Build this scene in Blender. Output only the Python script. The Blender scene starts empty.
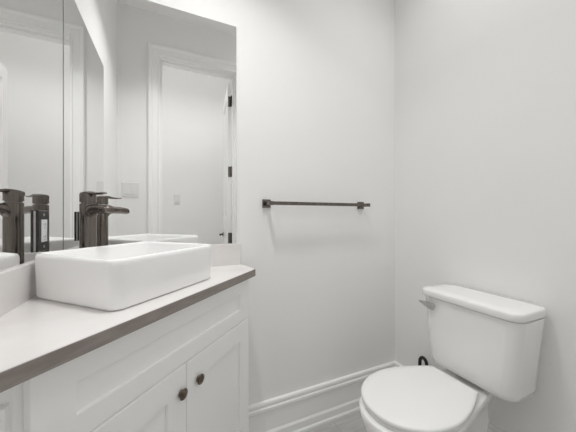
import bpy, bmesh, math
from mathutils import Vector, Matrix

S = bpy.context.scene
COL = S.collection
PI = math.pi
R2 = 2 ** .5

# ------------------------------------------------------------------ camera
cd = bpy.data.cameras.new('camera')
cam = bpy.data.objects.new('camera', cd)
COL.objects.link(cam)
cam.location = (0.371, -1.255, 1.147)
cam.rotation_euler = (PI / 2, 0, math.radians(65.7 - 90))
cd.sensor_width = 36
cd.lens = 262.0 / 576 * 36
cd.shift_y = -0.5 / 576
cd.clip_start = 0.01
S.camera = cam

# ------------------------------------------------------------------ world
w = bpy.data.worlds.new('world')
S.world = w
w.use_nodes = True
w.node_tree.nodes['Background'].inputs[0].default_value = (1, 1, 1, 1)
w.node_tree.nodes['Background'].inputs[1].default_value = 0.0

# ------------------------------------------------------------------ lights
def area(name, loc, sx, sy, power, rotz=0, color=(1, 1, 1), spread=180):
    l = bpy.data.lights.new(name, 'AREA')
    l.shape = 'RECTANGLE'
    l.size, l.size_y = sx, sy
    l.energy = power
    l.color = color
    l.spread = math.radians(spread)
    o = bpy.data.objects.new(name, l)
    COL.objects.link(o)
    o.location = loc
    o.rotation_euler = (0, 0, rotz)
    return o

LAMP = (1, .998, .994)
area('bathroom_lamp', (0.48, -0.515, 2.60), 0.17, 0.012, 5.3, math.radians(68), LAMP, 123)
area('bathroom_ceiling_fill', (1.33, -0.68, 2.79), 0.6, 0.7, 3.25, 0, LAMP, 122)  # unseen fill light, added to lift the lower walls and cabinet fronts
area('hall_lamp', (0.45, -1.46, 3.08), 2.4, 0.3, 12.6, 0, LAMP, 120)

S.view_settings.view_transform = 'Standard'
S.view_settings.look = 'None'
S.view_settings.exposure = 0.05
S.view_settings.gamma = 1.0
S.view_settings.use_curve_mapping = False
S.cycles.max_bounces = 16
S.cycles.diffuse_bounces = 10
S.cycles.glossy_bounces = 8
S.cycles.use_denoising = True


# ------------------------------------------------------------------ materials
def mat(name, color, rough=.5, metal=0.0, coat=0.0, spec=.5):
    m = bpy.data.materials.new(name)
    m.use_nodes = True
    b = m.node_tree.nodes['Principled BSDF']
    b.inputs['Base Color'].default_value = (*color, 1)
    b.inputs['Roughness'].default_value = rough
    b.inputs['Metallic'].default_value = metal
    b.inputs['Coat Weight'].default_value = coat
    b.inputs['Specular IOR Level'].default_value = spec
    return m


def noisy(m, c1, c2, scale=(8, 8, 8), detail=4, bump=0.0, bscale=200, lo=.35, hi=.65):
    nt = m.node_tree
    b = nt.nodes['Principled BSDF']
    tc = nt.nodes.new('ShaderNodeTexCoord')
    mp = nt.nodes.new('ShaderNodeMapping')
    mp.inputs['Scale'].default_value = scale
    nz = nt.nodes.new('ShaderNodeTexNoise')
    nz.inputs['Scale'].default_value = 1
    nz.inputs['Detail'].default_value = detail
    rp = nt.nodes.new('ShaderNodeValToRGB')
    rp.color_ramp.elements[0].position = lo
    rp.color_ramp.elements[1].position = hi
    rp.color_ramp.elements[0].color = (*c1, 1)
    rp.color_ramp.elements[1].color = (*c2, 1)
    nt.links.new(tc.outputs['Object'], mp.inputs['Vector'])
    nt.links.new(mp.outputs['Vector'], nz.inputs['Vector'])
    nt.links.new(nz.outputs['Fac'], rp.inputs['Fac'])
    nt.links.new(rp.outputs['Color'], b.inputs['Base Color'])
    if bump:
        n2 = nt.nodes.new('ShaderNodeTexNoise')
        n2.inputs['Scale'].default_value = bscale
        bp = nt.nodes.new('ShaderNodeBump')
        bp.inputs['Strength'].default_value = bump
        bp.inputs['Distance'].default_value = .002
        nt.links.new(tc.outputs['Object'], n2.inputs['Vector'])
        nt.links.new(n2.outputs['Fac'], bp.inputs['Height'])
        nt.links.new(bp.outputs['Normal'], b.inputs['Normal'])
    return m


M = {}
M['wall'] = noisy(mat('wall_paint', (.855, .852, .846), .75, spec=.3), (.85, .847, .84), (.86, .857, .851), (3, 3, 3), bump=.06)
M['ceiling'] = noisy(mat('ceiling_paint', (.90, .90, .89), .85, spec=.2), (.895, .895, .888), (.905, .905, .90), (3, 3, 3))
M['trim'] = noisy(mat('trim_paint', (.90, .90, .89), .35), (.895, .895, .888), (.905, .905, .90), (4, 4, 4))
M['cabinet'] = noisy(mat('cabinet_paint', (.93, .93, .92), .42), (.925, .925, .915), (.935, .935, .925), (5, 5, 5))
M['quartz'] = noisy(mat('pale_quartz', (.8, .78, .76), .25), (.69, .665, .65), (.76, .74, .73), (5, 9, 9), 6, lo=.3, hi=.55)
M['quartz_edge'] = noisy(mat('taupe_quartz_edge', (.3, .27, .25), .5), (.235, .205, .188), (.31, .275, .255), (12, 12, 60), 5)
M['ceramic'] = noisy(mat('white_ceramic', (.91, .91, .905), .12, coat=.3), (.905, .905, .90), (.915, .915, .91), (2, 2, 2))
M['toilet'] = noisy(mat('toilet_ceramic', (.88, .88, .87), .14, coat=.3), (.875, .875, .865), (.885, .885, .88), (2, 2, 2))
M['seat'] = noisy(mat('white_seat_plastic', (.83, .83, .82), .25), (.825, .825, .815), (.835, .835, .83), (2, 2, 2))
M['bronze'] = noisy(mat('brushed_dark_bronze', (.16, .14, .125), .19, 1.0), (.14, .122, .108), (.20, .176, .158), (70, 70, 3), 3)
M['black_plate'] = noisy(mat('black_bronze_plate', (.035, .03, .027), .3, .4), (.03, .026, .023), (.045, .04, .036), (40, 40, 40), 3)
M['bronze_knob'] = noisy(mat('antique_bronze', (.12, .10, .08), .3, 1.0), (.09, .07, .055), (.2, .165, .13), (60, 60, 60), 3)
M['chrome'] = noisy(mat('satin_nickel', (.6, .6, .59), .3, 1.0), (.55, .55, .54), (.62, .62, .61), (40, 40, 40))
M['mirror'] = mat('silvered_mirror', (.935, .935, .93), 0.0, 1.0)
M['mirror_edge'] = mat('polished_mirror_edge', (.55, .57, .56), .15, .3)
M['plate'] = noisy(mat('switch_plastic', (.76, .76, .75), .3), (.755, .755, .745), (.765, .765, .76), (9, 9, 9))
M['dark_gap'] = mat('dark_plastic', (.02, .02, .02), .5)
M['black'] = noisy(mat('black_braid', (.012, .012, .012), .45), (.008, .008, .008), (.02, .02, .02), (300, 300, 300))


def floor_mat():
    m = mat('grey_wood_look_tile', (.5, .48, .46), .4)
    nt = m.node_tree
    b = nt.nodes['Principled BSDF']
    tc = nt.nodes.new('ShaderNodeTexCoord')
    mp = nt.nodes.new('ShaderNodeMapping')
    mp.inputs['Scale'].default_value = (2.5, 30, 1)
    nz = nt.nodes.new('ShaderNodeTexNoise')
    nz.inputs['Scale'].default_value = 1.6
    nz.inputs['Detail'].default_value = 6
    rp = nt.nodes.new('ShaderNodeValToRGB')
    rp.color_ramp.elements[0].position = .3
    rp.color_ramp.elements[1].position = .7
    rp.color_ramp.elements[0].color = (.40, .39, .375, 1)
    rp.color_ramp.elements[1].color = (.54, .53, .515, 1)
    br = nt.nodes.new('ShaderNodeTexBrick')
    br.inputs['Scale'].default_value = 1
    br.inputs['Brick Width'].default_value = 1.2
    br.inputs['Row Height'].default_value = .2
    br.inputs['Mortar Size'].default_value = .003
    br.inputs['Mortar'].default_value = (.40, .39, .38, 1)
    nt.links.new(tc.outputs['Object'], mp.inputs['Vector'])
    nt.links.new(mp.outputs['Vector'], nz.inputs['Vector'])
    nt.links.new(nz.outputs['Fac'], rp.inputs['Fac'])
    nt.links.new(tc.outputs['Object'], br.inputs['Vector'])
    nt.links.new(rp.outputs['Color'], br.inputs['Color1'])
    nt.links.new(rp.outputs['Color'], br.inputs['Color2'])
    nt.links.new(br.outputs['Color'], b.inputs['Base Color'])
    return m


M['floor'] = floor_mat()


# ------------------------------------------------------------------ helpers
def add_box(bm, x0, x1, y0, y1, z0, z1):
    v = [bm.verts.new((x, y, z)) for z in (z0, z1) for y in (y0, y1) for x in (x0, x1)]
    for f in ((0, 2, 3, 1), (4, 5, 7, 6), (0, 1, 5, 4), (2, 6, 7, 3), (0, 4, 6, 2), (1, 3, 7, 5)):
        bm.faces.new([v[i] for i in f])
    return bm


def box(*a):
    return add_box(bmesh.new(), *a)


def add_prism(bm, pts, z0, z1):
    lo = [bm.verts.new((p[0], p[1], z0)) for p in pts]
    hi = [bm.verts.new((p[0], p[1], z1)) for p in pts]
    n = len(pts)
    bm.faces.new(lo[::-1])
    bm.faces.new(hi)
    for i in range(n):
        j = (i + 1) % n
        bm.faces.new((lo[i], lo[j], hi[j], hi[i]))
    return bm


def loft(bm, rings, cap0=True, cap1=True):
    vs = [[bm.verts.new(p) for p in r] for r in rings]
    n = len(rings[0])
    for a, b in zip(vs, vs[1:]):
        for i in range(n):
            j = (i + 1) % n
            bm.faces.new((a[i], a[j], b[j], b[i]))
    if cap0:
        bm.faces.new(vs[0][::-1])
    if cap1:
        bm.faces.new(vs[-1])
    return bm


def add_lathe(bm, prof, axis_o, axis_d, n=24):
    """prof: list of (radius, distance along axis)"""
    d = Vector(axis_d).normalized()
    a = d.orthogonal().normalized()
    b = d.cross(a)
    o = Vector(axis_o)
    rings = []
    for r, h in prof:
        rings.append([o + d * h + (a * math.cos(t) + b * math.sin(t)) * r for t in [2 * PI * i / n for i in range(n)]])
    return loft(bm, rings)


def add_tube(bm, path, r, n=12):
    path = [Vector(p) for p in path]
    rings = []
    up = None
    for i, p in enumerate(path):
        t = (path[min(i + 1, len(path) - 1)] - path[max(i - 1, 0)]).normalized()
        if up is None:
            up = t.orthogonal().normalized()
        up = (up - t * up.dot(t)).normalized()
        s = t.cross(up)
        rings.append([p + (up * math.cos(q) + s * math.sin(q)) * r for q in [2 * PI * k / n for k in range(n)]])
    return loft(bm, rings)


def rrect(cx, cy, w, d, r, n=8, rot=0.0):
    """rounded rectangle outline, counter clockwise"""
    pts = []
    for sx, sy, a0 in ((1, 1, 0), (-1, 1, PI / 2), (-1, -1, PI), (1, -1, 3 * PI / 2)):
        for i in range(n + 1):
            a = a0 + PI / 2 * i / n
            pts.append((sx * (w / 2 - r) + r * math.cos(a), sy * (d / 2 - r) + r * math.sin(a)))
    c, s = math.cos(rot), math.sin(rot)
    return [(cx + x * c - y * s, cy + x * s + y * c) for x, y in pts]


def at_z(pts, z):
    return [(x, y, z) for x, y in pts]


def world_of(p):
    v = Vector((0, 0, 0))
    while p is not None:
        v = v + p.location
        p = p.parent
    return v


def obj(name, bm, m, parent=None, smooth=False, bevel=0.0, seg=2, origin=None, subsurf=0):
    bmesh.ops.recalc_face_normals(bm, faces=bm.faces)
    o0 = world_of(parent) if parent is not None else Vector((0, 0, 0))
    if origin is not None:
        o_loc = Vector(origin) - o0
    else:
        o_loc = Vector((0, 0, 0))
    bmesh.ops.translate(bm, vec=-(o0 + o_loc), verts=bm.verts)
    me = bpy.data.meshes.new(name)
    bm.to_mesh(me)
    bm.free()
    for mm in (m if isinstance(m, (list, tuple)) else [m]):
        me.materials.append(M[mm])
    if smooth:
        for p in me.polygons:
            p.use_smooth = True
    o = bpy.data.objects.new(name, me)
    COL.objects.link(o)
    o.location = o_loc
    if parent is not None:
        o.parent = parent
    if bevel:
        b = o.modifiers.new('bevel', 'BEVEL')
        b.width = bevel
        b.segments = seg
        b.limit_method = 'ANGLE'
        b.angle_limit = math.radians(35)
        b.harden_normals = False
    if subsurf:
        sd = o.modifiers.new('sub', 'SUBSURF')
        sd.levels = sd.render_levels = subsurf
    return o


def smooth_by_angle(o, ang=40):
    me = o.data
    for p in me.polygons:
        p.use_smooth = True
    me.set_sharp_from_angle(angle=math.radians(ang))
    return o


def tag(o, label, cat, group=None, kind=None):
    o['label'] = label
    o['category'] = cat
    if group:
        o['group'] = group
    if kind:
        o['kind'] = kind
    return o


def thing(name, loc, label, cat, group=None, kind=None):
    o = bpy.data.objects.new(name, None)
    COL.objects.link(o)
    o.location = loc
    o.empty_display_size = .05
    return tag(o, label, cat, group, kind)


def struct(name, bm, m, label, cat, bevel=0.0):
    return tag(obj(name, bm, m, bevel=bevel), label, cat, kind='structure')


# ------------------------------------------------------------------ the setting
W = 1.694            # right wall
YS = -1.15           # wall with the doorway (bathroom face)
YH = -1.27           # its hall face
YE = -2.20           # far hall wall
ZC = 2.80
ZH = 3.10            # hall ceiling
DX0, DX1, DZ = 0.302, 0.92, 2.447   # clear door opening

struct('floor', box(-1.5, 2.4, YE - .1, .1, -.08, 0), 'floor', 'grey wood-look tile floor under the toilet', 'floor')
struct('ceiling', box(-.1, W + .1, YH, .1, ZC, ZC + .08), 'ceiling', 'plain white ceiling above the mirrors', 'ceiling')
struct('ceiling_hall', box(-1.5, 2.4, YE - .1, YH, ZH, ZH + .08), 'ceiling', 'white ceiling of the hall', 'ceiling')
struct('wall_back', box(-.1, W + .1, 0, .1, 0, ZC), 'wall', 'pale grey wall carrying the bronze towel bar', 'wall')
struct('wall_left', box(-.1, 0, YS, 0, 0, ZC), 'wall', 'pale grey left wall behind the narrow mirror', 'wall')
struct('wall_right', box(W, W + .1, YS, 0, 0, ZC), 'wall', 'pale grey wall behind the toilet tank', 'wall')
bm = box(-.1, DX0 - .018, YH, YS, 0, ZC)
add_box(bm, DX1 + .018, W + .1, YH, YS, 0, ZC)
add_box(bm, DX0 - .018, DX1 + .018, YH, YS, DZ + .018, ZC)
struct('wall_front', bm, 'wall', 'pale grey wall with the doorway, seen in the mirror', 'wall')
bm = box(-1.5, 2.4, YE - .1, YE, 0, ZH)
struct('wall_hall', bm, 'wall', 'bright hall wall seen through the doorway in the mirror', 'wall')
struct('wall_hall_left', box(-1.5, -1.4, YE, YH, 0, ZH), 'wall', 'end wall of the hall on the mirror side', 'wall')
struct('wall_hall_right', box(2.3, 2.4, YE, YH, 0, ZH), 'wall', 'end wall of the hall beyond the open door', 'wall')
bm = box(-1.4, -.1, YH, YH + .1, 0, ZH)
add_box(bm, W + .1, 2.3, YH, YH + .1, 0, ZH)
add_box(bm, -.1, W + .1, YH, YH + .05, ZC + .08, ZH)
struct('wall_hall_near', bm, 'wall', 'hall wall on both sides of the bathroom', 'wall')

# baseboards: profile swept along a wall
BASE = [(0, 0), (.026, 0), (.026, .012), (.022, .018), (.020, .020), (.020, .055), (.016, .062), (.0135, .066),
        (.0135, .160), (.0145, .163), (.0195, .170), (.0195, .182), (.015, .187), (.014, .190), (.0165, .196),
        (.0165, .206), (.013, .212), (0, .212)]


def sweep_base(p0, p1, nrm, miter0=False, miter1=False):
    p0, p1, nrm = Vector(p0), Vector(p1), Vector(nrm)
    t = (p1 - p0).normalized()
    bm = bmesh.new()
    r0 = [(*(p0 + nrm * a + t * (a if miter0 else 0)), z) for a, z in BASE]
    r1 = [(*(p1 + nrm * a - t * (a if miter1 else 0)), z) for a, z in BASE]
    return loft(bm, [r0, r1])


struct('baseboard_back', sweep_base((.70, 0), (W, 0), (0, -1), False, True), 'trim', 'tall white moulded baseboard below the towel bar', 'baseboard')
struct('baseboard_right', sweep_base((W, YS), (W, 0), (-1, 0), True, True), 'trim', 'tall white moulded baseboard behind the toilet', 'baseboard')
struct('baseboard_left', sweep_base((0, YS), (0, -.70), (1, 0), True, False), 'trim', 'white baseboard on the left wall beside the vanity', 'baseboard')
bm = sweep_base((0, YS), (DX0 - .10, YS), (0, 1), True, False)
struct('baseboard_front', bm, 'trim', 'white baseboard below the double light switch', 'baseboard')
struct('baseboard_front_right', sweep_base((DX1 + .10, YS), (W, YS), (0, 1), False, True), 'trim', 'white baseboard right of the doorway', 'baseboard')
struct('baseboard_hall', sweep_base((-1.4, YE), (2.3, YE), (0, 1)), 'trim', 'white baseboard along the hall wall', 'baseboard')

# door casing with mitred corners: cross-section (distance from opening edge, thickness)
CAS = [(.006, 0), (.006, .011), (.011, .016), (.016, .016), (.020, .010), (.058, .016), (.062, .026), (.070, .031), (.084, .031), (.090, .025), (.090, 0)]


def casing(y, sgn):
    bm = bmesh.new()
    rings = []
    for (x, z, ox, oz) in ((DX0, 0, -1, 0), (DX0, DZ, -1, 1), (DX1, DZ, 1, 1), (DX1, 0, 1, 0)):
        rings.append([(x + ox * a, y + sgn * t, z + oz * a) for a, t in CAS])
    return loft(bm, rings)


struct('trim_1', casing(YS, 1), 'trim', 'white moulded door casing on the bathroom side, seen in the mirror', 'door casing')
struct('trim_2', casing(YH, -1), 'trim', 'white moulded door casing on the hall side of the doorway', 'door casing')
bm = box(DX0 - .018, DX0, YH, YS, 0, DZ + .018)
add_box(bm, DX1, DX1 + .018, YH, YS, 0, DZ + .018)
add_box(bm, DX0, DX1, YH, YS, DZ, DZ + .018)
add_box(bm, DX0, DX0 + .011, YS - .082, YS - .045, 0, DZ)
add_box(bm, DX1 - .011, DX1, YS - .082, YS - .045, 0, DZ)
add_box(bm, DX0 + .011, DX1 - .011, YS - .082, YS - .045, DZ - .011, DZ)
struct('trim_3', bm, 'trim', 'white door jamb lining the doorway, seen in the mirror', 'door jamb')

# open door standing in the hall
LX0, LX1 = DX1 - .038, DX1 - .003
LY0, LY1 = YH - .03 - .585, YH - .03
dr = thing('door_1', (LX1, LY1, 0), 'white panelled door standing open into the hall, seen in the mirror', 'door', kind='structure')
bm = box(LX0 + .010, LX1 - .010, LY0, LY1, .01, 2.43)
st = .11
for xa, xb in ((LX0, LX0 + .010), (LX1 - .010, LX1)):
    add_box(bm, xa, xb, LY0, LY0 + st, .01, 2.43)
    add_box(bm, xa, xb, LY1 - st, LY1, .01, 2.43)
    for za, zb in ((.01, .24), (.95, 1.12), (2.31, 2.43)):
        add_box(bm, xa, xb, LY0 + st, LY1 - st, za, zb)
    xm = (xa + xb) / 2
    for za, zb in ((.30, .89), (1.18, 2.25)):
        add_box(bm, min(xa, xb) + .002, max(xa, xb) - .002, LY0 + st + .05, LY1 - st - .05, za, zb)
obj('leaf', bm, 'trim', dr)
for z in (2.25, 1.57, .93):
    bm = box(DX1 - .003, DX1 - .0002, YH + .002, YH + .038, z - .05, z + .05)
    add_lathe(bm, [(.008, -.05), (.008, .05)], (DX1 - .004, YH - .010, z), (0, 0, 1), 12)
    add_box(bm, LX0 + .004, LX1, LY1, LY1 + .003, z - .05, z + .05)
    obj('hinge', bm, 'bronze', dr)
for sx in (-1, 1):
    xf = LX0 if sx < 0 else LX1
    bm = bmesh.new()
    add_lathe(bm, [(.028, 0), (.028, .006), (.012, .009), (.010, .045)], (xf, LY0 + .065, .93), (sx, 0, 0), 20)
    add_box(bm, min(xf + sx * .035, xf + sx * .048), max(xf + sx * .035, xf + sx * .048), LY0 + .055, LY0 + .17, .921, .939)
    obj('handle', bm, 'bronze', dr, bevel=.002)

dr.rotation_euler = (0, 0, math.radians(6))

# ------------------------------------------------------------------ mirrors
def mirror(x0, x1, y0, y1, z0, z1, axis, label):
    bm = box(x0, x1, y0, y1, z0, z1)
    bm.normal_update()
    o = obj('wall_mirror', bm, ['mirror', 'mirror_edge'])
    for p in o.data.polygons:
        p.material_index = 0 if abs(p.normal[axis]) > .9 else 1
    return tag(o, label, 'mirror', None)


mirror(0.0062, .663, -.005, -.0002, 1.0125, 2.054, 1, 'frameless mirror on the towel bar wall, the larger one, right of the corner')
mirror(.0002, .005, -.668, -.0002, 1.0125, 2.054, 0, 'frameless mirror on the left wall, cut by the left edge of the photo')

# ------------------------------------------------------------------ vanity cabinet
def sn(s, n):      # s along the vanity front (to the right), n out of the corner
    return ((s + n) / R2, (s - n) / R2)


ZT = .913
NF = .581          # plane of the door faces
vn = thing('vanity_cabinet', (*sn(0.014, .3), 0), 'white shaker corner vanity cabinet set diagonally under the countertop', 'cabinet')
fr_, fl_ = sn(.398, NF - .021), sn(-.375, NF - .021)
wr, wl = (.652, -.002), (.002, fl_[1] - .004)
obj('body', add_prism(bmesh.new(), [(.002, -.002), wl, fl_, fr_, wr], .10, ZT - .031), 'cabinet', vn, bevel=.001)
obj('toe_kick', add_prism(bmesh.new(), [(.01, -.01), (.01, wl[1] + .06), sn(-.34, NF - .09), sn(.36, NF - .09), (.60, -.01)], 0, .10), 'cabinet', vn)


def bar_sn(bm, s0, s1, n0, n1, z0, z1):
    return add_prism(bm, [sn(s0, n0), sn(s1, n0), sn(s1, n1), sn(s0, n1)][::-1], z0, z1)


def shaker(s0, s1, z0, z1, rail, stile=None, rec=.009, bz=.0012, bn=.0012):
    stile = stile or rail
    bm = bmesh.new()
    n0, n1 = NF - .020, NF
    # one ring-shaped mesh: frame face, stepped reveal, recessed panel
    def ring(a, b, n):
        return [(*sn(s, n), z) for s, z in ((s0 + a, z0 + b), (s1 - a, z0 + b), (s1 - a, z1 - b), (s0 + a, z1 - b))]
    loft(bm, [ring(0, 0, n0), ring(0, 0, n1 - bn), ring(.0012, bz, n1), ring(stile - .001, rail - .001, n1),
              ring(stile, rail, n1 - .001), ring(stile + .0005, rail + .0005, n1 - rec)])
    return bm


obj('drawer_front', shaker(-.363, .391, .7036, .872, .052, .072), 'cabinet', vn)
for s0, s1, ks in ((-.363, .0085, -.014), (.0115, .391, .062)):
    dd = obj('door', shaker(s0, s1, .12, .7005, .077, .072, bz=.003, bn=.0045), 'cabinet', vn)
    bm = bmesh.new()
    add_lathe(bm, [(.010, .0002), (.010, .003), (.006, .005), (.006, .007), (.0140, .0085), (.0158, .0105), (.0150, .0125), (.0110, .0130), (.0090, .0155), (.003, .0170)],
              (*sn(ks, NF), .622), (1 / R2, -1 / R2, 0), 24)
    obj('knob', bm, 'bronze_knob', dd, smooth=True)
# framed side panel on the return towards the left wall
bm = bmesh.new()
ys = wl[1]
xr = fl_[0] - .002
def sidebox(x0, x1, z0, z1, th):
    add_box(bm, x0, x1, ys - .002 - th, ys + .004, z0, z1)
sidebox(xr - .028, xr - .002, .12, .833, .012)
sidebox(.004, .03, .12, .833, .012)
sidebox(.03, xr - .028, .765, .833, .012)
sidebox(.03, xr - .028, .12, .19, .012)
sidebox(.03, xr - .028, .19, .765, .006)
obj('side_panel', bm, 'cabinet', vn, bevel=.001)

# ------------------------------------------------------------------ countertop and backsplashes
cr, cl = sn(.398, .609), sn(-.425, .609)
poly = [(.001, -.001), (.001, -.70), cl, cr, (.682, -.001)]
ct = tag(obj('countertop', add_prism(bmesh.new(), poly, ZT - .030, ZT), 'quartz', origin=(*sn(0, .3), ZT - .03)),
         'pale quartz corner countertop under the white vessel sink', 'countertop')
e = .0012
eo = [(.001, -.70 - e), (cl[0] + .0003, cl[1] - e * 1.4), (cr[0] + e * 1.4, cr[1] - .0003), (.682 + e, -.001)]
ei = [(.001, -.70), cl, cr, (.682, -.001)]
bm = bmesh.new()
loft(bm, [[(*o_, ZT - .0305), (*o_, ZT - .0012), (*i_, ZT - .0006), (*i_, ZT - .0305)] for o_, i_ in zip(eo, ei)])
ed = obj('front_edge', bm, 'quartz_edge', ct)
ed['label'] = 'taupe front edge strip'
tag(obj('backsplash', box(.0155, .682, -.0150, -.0005, ZT, 1.0122), 'quartz', bevel=.001),
    'low quartz backsplash under the larger mirror, right of the sink', 'backsplash')
tag(obj('backsplash', box(.0005, .0150, -.69, -.0005, ZT, 1.0122), 'quartz', bevel=.001),
    'low quartz backsplash on the left wall, left of the sink', 'backsplash')

# ------------------------------------------------------------------ vessel sink
sk = thing('vessel_sink', (*sn(.004, .3745), ZT), 'white rectangular vessel sink on the corner countertop', 'sink')
sx, sy = sn(.004, .3745)
SW, SD, SH = .390, .341, .127


def sr(dw, r, z, n=10):
    return at_z(rrect(sx, sy, SD - dw, SW - dw, max(r, .004), n, -PI / 4), z)


rings = [sr(.020, .026, ZT + .0006), sr(.010, .030, ZT + .003), sr(.005, .032, ZT + .010), sr(.0, .033, ZT + SH - .016),
         sr(.001, .033, ZT + SH - .008), sr(.006, .031, ZT + SH - .002), sr(.012, .028, ZT + SH), sr(.020, .024, ZT + SH - .0005),
         sr(.026, .022, ZT + SH - .004), sr(.030, .020, ZT + SH - .012), sr(.042, .035, ZT + .055), sr(.056, .045, ZT + .034),
         sr(.085, .045, ZT + .024), sr(.20, .04, ZT + .020), sr(.27, .03, ZT + .0185)]
obj('basin', loft(bmesh.new(), rings), 'ceramic', sk, smooth=True)
bm = bmesh.new()
add_lathe(bm, [(.024, 0), (.024, .003), (.020, .0045), (.004, .005)], (sx, sy, ZT + .0186), (0, 0, 1), 24)
obj('drain', bm, 'chrome', sk, smooth=True)

# ------------------------------------------------------------------ faucet
FX, FY = .1045, -.1045
fc = thing('faucet', (FX, FY, ZT), 'tall dark bronze single-lever waterfall faucet behind the vessel sink', 'faucet')
bm = bmesh.new()
add_lathe(bm, [(.029, 0.0002), (.029, .005), (.026, .008), (.0250, .012), (.0250, .272), (.0243, .276), (.022, .277)], (FX, FY, ZT), (0, 0, 1), 32)
smooth_by_angle(obj('column', bm, 'bronze', fc))
bm = bmesh.new()
add_lathe(bm, [(.021, 0), (.021, .003), (.0250, .0035), (.0250, .031), (.0243, .035), (.020, .0375)], (FX, FY, ZT + .278), (0, 0, 1), 32)
smooth_by_angle(obj('cap', bm, 'bronze', fc))
D = Vector((1 / R2, -1 / R2, 0))
P = Vector((1 / R2, 1 / R2, 0))


def ell(l, z, wdt, h, n=20, tilt=0.0):
    c = Vector((FX, FY, ZT + z)) + D * l
    pts = []
    for k in range(n):
        t = 2 * PI * k / n
        a, b = math.cos(t), math.sin(t)
        a = math.copysign(abs(a) ** .8, a)
        b = math.copysign(abs(b) ** .8, b)
        pts.append(c + P * (a * wdt / 2) + Vector((0, 0, b * h / 2)) + D * (b * h / 2 * tilt))
    return pts


# lever: swoops out of the cap, then a flat blade
prof = [(-.022, .306, .034, .018), (-.008, .312, .044, .012), (.008, .3145, .043, .011), (.022, .3145, .038, .012), (.034, .3125, .032, .011), (.052, .311, .028, .0075), (.070, .3112, .026, .006), (.083, .3125, .024, .005), (.087, .3130, .016, .003)]
obj('lever', loft(bmesh.new(), [ell(*p) for p in prof]), 'bronze', fc, smooth=True)
prof = [(.000, .238, .038, .070), (.016, .246, .040, .056), (.026, .253, .041, .041), (.036, .2575, .042, .033), (.055, .2585, .042, .031), (.080, .2575, .042, .031), (.100, .2555, .042, .030), (.113, .2540, .040, .028), (.119, .253, .033, .022), (.121, .2525, .018, .011)]
obj('spout', loft(bmesh.new(), [ell(*p) for p in prof]), 'bronze', fc, smooth=True)

# ------------------------------------------------------------------ outlet on the left mirror
OY, OZ = -.200, 1.100
ot = thing('power_outlet', (.005, OY, OZ), 'dark bronze outlet plate with pale socket on the left mirror behind the faucet', 'outlet')
bm = bmesh.new()
bm2 = [(OY - .043, OZ - .065), (OY + .043, OZ + .065)]
def yz_ring(hw, hh, x):
    return [(x, OY - hw, OZ - hh), (x, OY + hw, OZ - hh), (x, OY + hw, OZ + hh), (x, OY - hw, OZ + hh)]
loft(bm, [yz_ring(.037, .063, .0080), yz_ring(.037, .063, .0125), yz_ring(.035, .061, .0145), yz_ring(.020, .036, .0145)], True, True)
pl = obj('cover_plate', bm, 'black_plate', ot)
for z in (OZ - .049, OZ + .049):
    obj('screw', add_lathe(bmesh.new(), [(.0045, 0), (.0045, .001), (.003, .0016)], (.0145, OY, z), (1, 0, 0), 14), 'chrome', pl)
obj('spacer', loft(bmesh.new(), [yz_ring(.034, .060, .0051), yz_ring(.034, .060, .0080)]), 'plate', ot)
bm = bmesh.new()
loft(bm, [yz_ring(.0185, .0345, .0135), yz_ring(.0185, .0345, .0160), yz_ring(.0175, .0335, .0166)])
rc = obj('socket', bm, 'plate', ot)
for z in (OZ - .019, OZ + .019):
    for dy, hw, hh, dz in ((-.006, .0009, .004, 0), (.006, .0009, .004, 0), (0, .002, .0015, -.0095)):
        obj('slot', box(.0162, .0168, OY + dy - hw, OY + dy + hw, z + dz - hh, z + dz + hh), 'dark_gap', rc)

# ------------------------------------------------------------------ light switches (seen in the mirror)
def switch(x, y, z, gangs, label):
    t = thing('light_switch', (x, y, z), label, 'light switch')
    hw = .035 + .023 * (gangs - 1)
    bm = bmesh.new()
    def xr_(w_, h_, d_, cx=x):
        return [(cx - w_, y + d_, z - h_), (cx + w_, y + d_, z - h_), (cx + w_, y + d_, z + h_), (cx - w_, y + d_, z + h_)]
    loft(bm, [xr_(hw, .058, .0002), xr_(hw, .058, .004), xr_(hw - .003, .055, .007)])
    obj('cover_plate', bm, 'plate', t)
    for g in range(gangs):
        cx = x + (g - (gangs - 1) / 2) * .046
        bm = bmesh.new()
        loft(bm, [xr_(.0165, .0335, .006, cx), xr_(.0165, .0335, .0085, cx)])
        a = [(cx - .0155, y + .0085, z - .032), (cx + .0155, y + .0085, z - .032), (cx + .0155, y + .0085, z + .032), (cx - .0155, y + .0085, z + .032)]
        b = [(cx - .0155, y + .0125, z - .032), (cx + .0155, y + .0125, z - .032), (cx + .0155, y + .0095, z + .032), (cx - .0155, y + .0095, z + .032)]
        loft(bm, [a, b])
        obj('rocker', bm, 'plate', t)
    return t


switch(.088, YS, 1.350, 2, 'white double light switch beside the doorway, seen in the mirror right of the faucet')
switch(.452, YE, 1.345, 1, 'white single light switch on the hall wall, seen through the doorway in the mirror')

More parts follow.
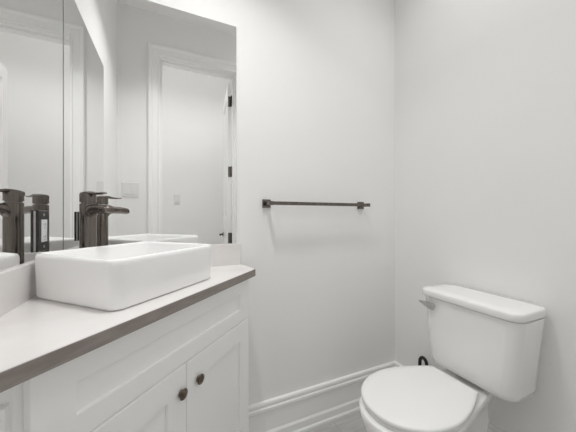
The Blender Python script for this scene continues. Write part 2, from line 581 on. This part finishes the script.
# ------------------------------------------------------------------ towel bar
XL, XR_, ZB = .816, 1.412, 1.207
tb = thing('towel_bar', ((XL + XR_) / 2, 0, ZB), 'dark bronze towel bar mounted on the wall above the toilet', 'towel bar')
OB = .068
for x in (XL, XR_):
    bm = bmesh.new()
    def xz(hw, y):
        return [(x - hw, y, ZB - hw), (x + hw, y, ZB - hw), (x + hw, y, ZB + hw), (x - hw, y, ZB + hw)]
    loft(bm, [xz(.021, -.0004), xz(.021, -.009), xz(.019, -.011)])
    mp_ = obj('mounting_plate', bm, 'bronze', tb)
    bm = bmesh.new()
    loft(bm, [xz(.0095, -.010), xz(.0095, -OB - .010)])
    obj('post', bm, 'bronze', tb, bevel=.001)
bm = box(XL + .0095, XR_ - .0095, -OB - .0085, -OB + .0085, ZB - .0085, ZB + .0085)
obj('bar', bm, 'bronze', tb, bevel=.001)

# ------------------------------------------------------------------ toilet
TY = -.557          # tank centre
BY = -.538          # bowl centre
tl = thing('toilet', (1.35, BY, 0), 'white two-piece toilet with closed lid against the right wall', 'toilet')


def trr(back, depth, wd, r, z, bulge=0.0, n=8):
    cx = back - depth / 2
    out = []
    for x, y in rrect(cx, TY, depth, wd, r, n):
        f = max(0.0, 1 - ((y - TY) / (wd / 2)) ** 2)
        if x < cx:
            x -= bulge * f
        out.append((x, y, z))
    return out


B = 1.684
rings = [trr(B, .140, .290, .028, .452, .003), trr(B, .172, .322, .042, .455, .004), trr(B, .183, .341, .048, .463, .005), trr(B, .186, .351, .050, .482, .006),
         trr(B, .190, .379, .048, .64, .007), trr(B, .193, .404, .046, .762, .007), trr(B, .180, .388, .034, .7635, .006), trr(B, .170, .36, .03, .766, .006)]
tank = smooth_by_angle(obj('tank', loft(bmesh.new(), rings), 'toilet', tl), 50)
rings = [trr(B, .188, .376, .036, .7665, .007), trr(B, .200, .399, .041, .7672, .008), trr(B, .207, .405, .042, .769, .008), trr(B + .001, .211, .408, .043, .774, .008), trr(B + .001, .211, .408, .043, .793, .008),
         trr(B, .208, .404, .042, .7975, .008), trr(B - .002, .200, .395, .040, .8000, .007), trr(B - .03, .13, .30, .04, .8015, .006)]
smooth_by_angle(obj('tank_lid', loft(bmesh.new(), rings), 'toilet', tl), 50)
# flush lever on the tank front, left end
bm = bmesh.new()
add_lathe(bm, [(.011, 0), (.011, .006), (.007, .010), (.007, .018)], (B - .193 - .003, TY + .135, .727), (-1, 0, 0), 16)
lp = []
for yy, zz, hh in ((TY + .120, .727, .012), (TY + .124, .727, .017), (TY + .150, .729, .016), (TY + .175, .733, .010), (TY + .196, .736, .004)):
    x0 = B - .193 - .017
    lp.append([(x0, yy, zz - hh), (x0, yy, zz + hh), (x0 - .008, yy, zz + hh * .8), (x0 - .008, yy, zz - hh * .8)])
loft(bm, lp)
obj('flush_lever', bm, 'chrome', tl, bevel=.002)


def egg(front, x0, back, b, bb, pw=1.7, n=40, grow=0.0, corner=.02):
    """outline of a toilet seat: half ellipse in front, tapering to the hinge end"""
    pts = []
    a = x0 - front
    for i in range(n + 1):                      # front half from +y over the tip to -y
        t = PI / 2 + PI * i / n
        c_, s_ = math.cos(t), math.sin(t)
        pts.append((x0 + (a + grow) * math.copysign(abs(c_) ** .95, c_), (b + grow) * math.copysign(abs(s_) ** .95, s_)))
    m = 14
    L = back - x0
    side = []
    for i in range(1, m + 1):
        q = i / m
        x = x0 + (L - corner) * q
        side.append((x, b + grow - (b - bb) * ((x - x0) / L) ** pw))
    ye = side[-1][1]
    arc = [(back + grow - corner + corner * math.sin(k * PI / 8), ye - corner + corner * math.cos(k * PI / 8)) for k in range(1, 5)]
    side += arc
    lower = [(x, -y) for x, y in side]
    pts += lower + [(x, y) for x, y in reversed(side)]
    return [(x, BY + y) for x, y in pts]


F0, X0, LB = 1.016, 1.228, 1.456
def lid_r(g, z):
    return at_z(egg(F0, X0, LB, .168, .097, 1.6, grow=g, corner=.014), z)
# bowl and pedestal
def bowl(front, b, back, bb, z, x0=1.24):
    return at_z(egg(front, x0, back, b, bb, .9, corner=.03), z)
rings = [bowl(1.10, .120, 1.58, .085, .0006), bowl(1.10, .120, 1.58, .085, .02), bowl(1.115, .110, 1.575, .080, .06), bowl(1.13, .100, 1.57, .075, .15),
         bowl(1.10, .110, 1.57, .072, .22), bowl(1.05, .138, 1.585, .075, .30), bowl(1.018, .156, 1.59, .066, .36), bowl(1.005, .164, 1.625, .074, .405),
         bowl(1.002, .165, 1.63, .078, .429), bowl(1.008, .160, 1.625, .074, .4355)]
obj('bowl', loft(bmesh.new(), rings), 'toilet', tl, smooth=True)
rings = [lid_r(-.012, .4360), lid_r(-.006, .4375), lid_r(-.004, .442), lid_r(-.005, .448), lid_r(-.010, .4505)]
obj('seat', loft(bmesh.new(), rings), 'seat', tl, smooth=True)
rings = [lid_r(-.008, .4525), lid_r(-.001, .4540), lid_r(0, .457), lid_r(0, .463), lid_r(-.0015, .467), lid_r(-.006, .4695), lid_r(-.03, .4707), lid_r(-.08, .4712)]
smooth_by_angle(obj('seat_lid', loft(bmesh.new(), rings), 'seat', tl), 50)
for dy in (-.07, .07):
    obj('hinge', add_lathe(bmesh.new(), [(.009, -.02), (.011, -.018), (.011, .018), (.009, .02)], (1.463, BY + dy, .448), (0, 1, 0), 14), 'seat', tl, smooth=True)

# ------------------------------------------------------------------ water supply behind the bowl
VX, VY, VZ = W, -.248, .20
vs = thing('water_supply_hose', (VX, VY, VZ), 'black looped water supply hose behind the toilet seat by the corner', 'hose')
bm = bmesh.new()
add_lathe(bm, [(.028, .0005), (.028, .004), (.012, .008), (.009, .035), (.013, .036), (.013, .066), (.008, .068)], (VX, VY + .024, VZ), (-1, 0, 0), 18)
obj('valve', bm, 'chrome', vs)
hx = VX - .052
path = [(hx, VY + .022, VZ + .012), (hx, VY + .022, VZ + .06), (hx, VY + .022, VZ + .11)]
for i in range(1, 16):
    t = PI * i / 16
    path.append((hx, VY + .022 * math.cos(t), VZ + .130 + .034 * math.sin(t)))
path += [(hx, VY - .022, VZ + .11), (hx, VY - .023, VZ + .06), (hx, VY - .028, VZ + .02), (hx, VY - .05, VZ - .01), (hx + .012, VY - .09, VZ - .005), (hx + .016, VY - .12, VZ + .03), (hx + .016, VY - .135, VZ + .10), (hx + .016, VY - .138, VZ + .232)]
obj('hose', add_tube(bmesh.new(), path, .0088), 'black', vs, smooth=True)
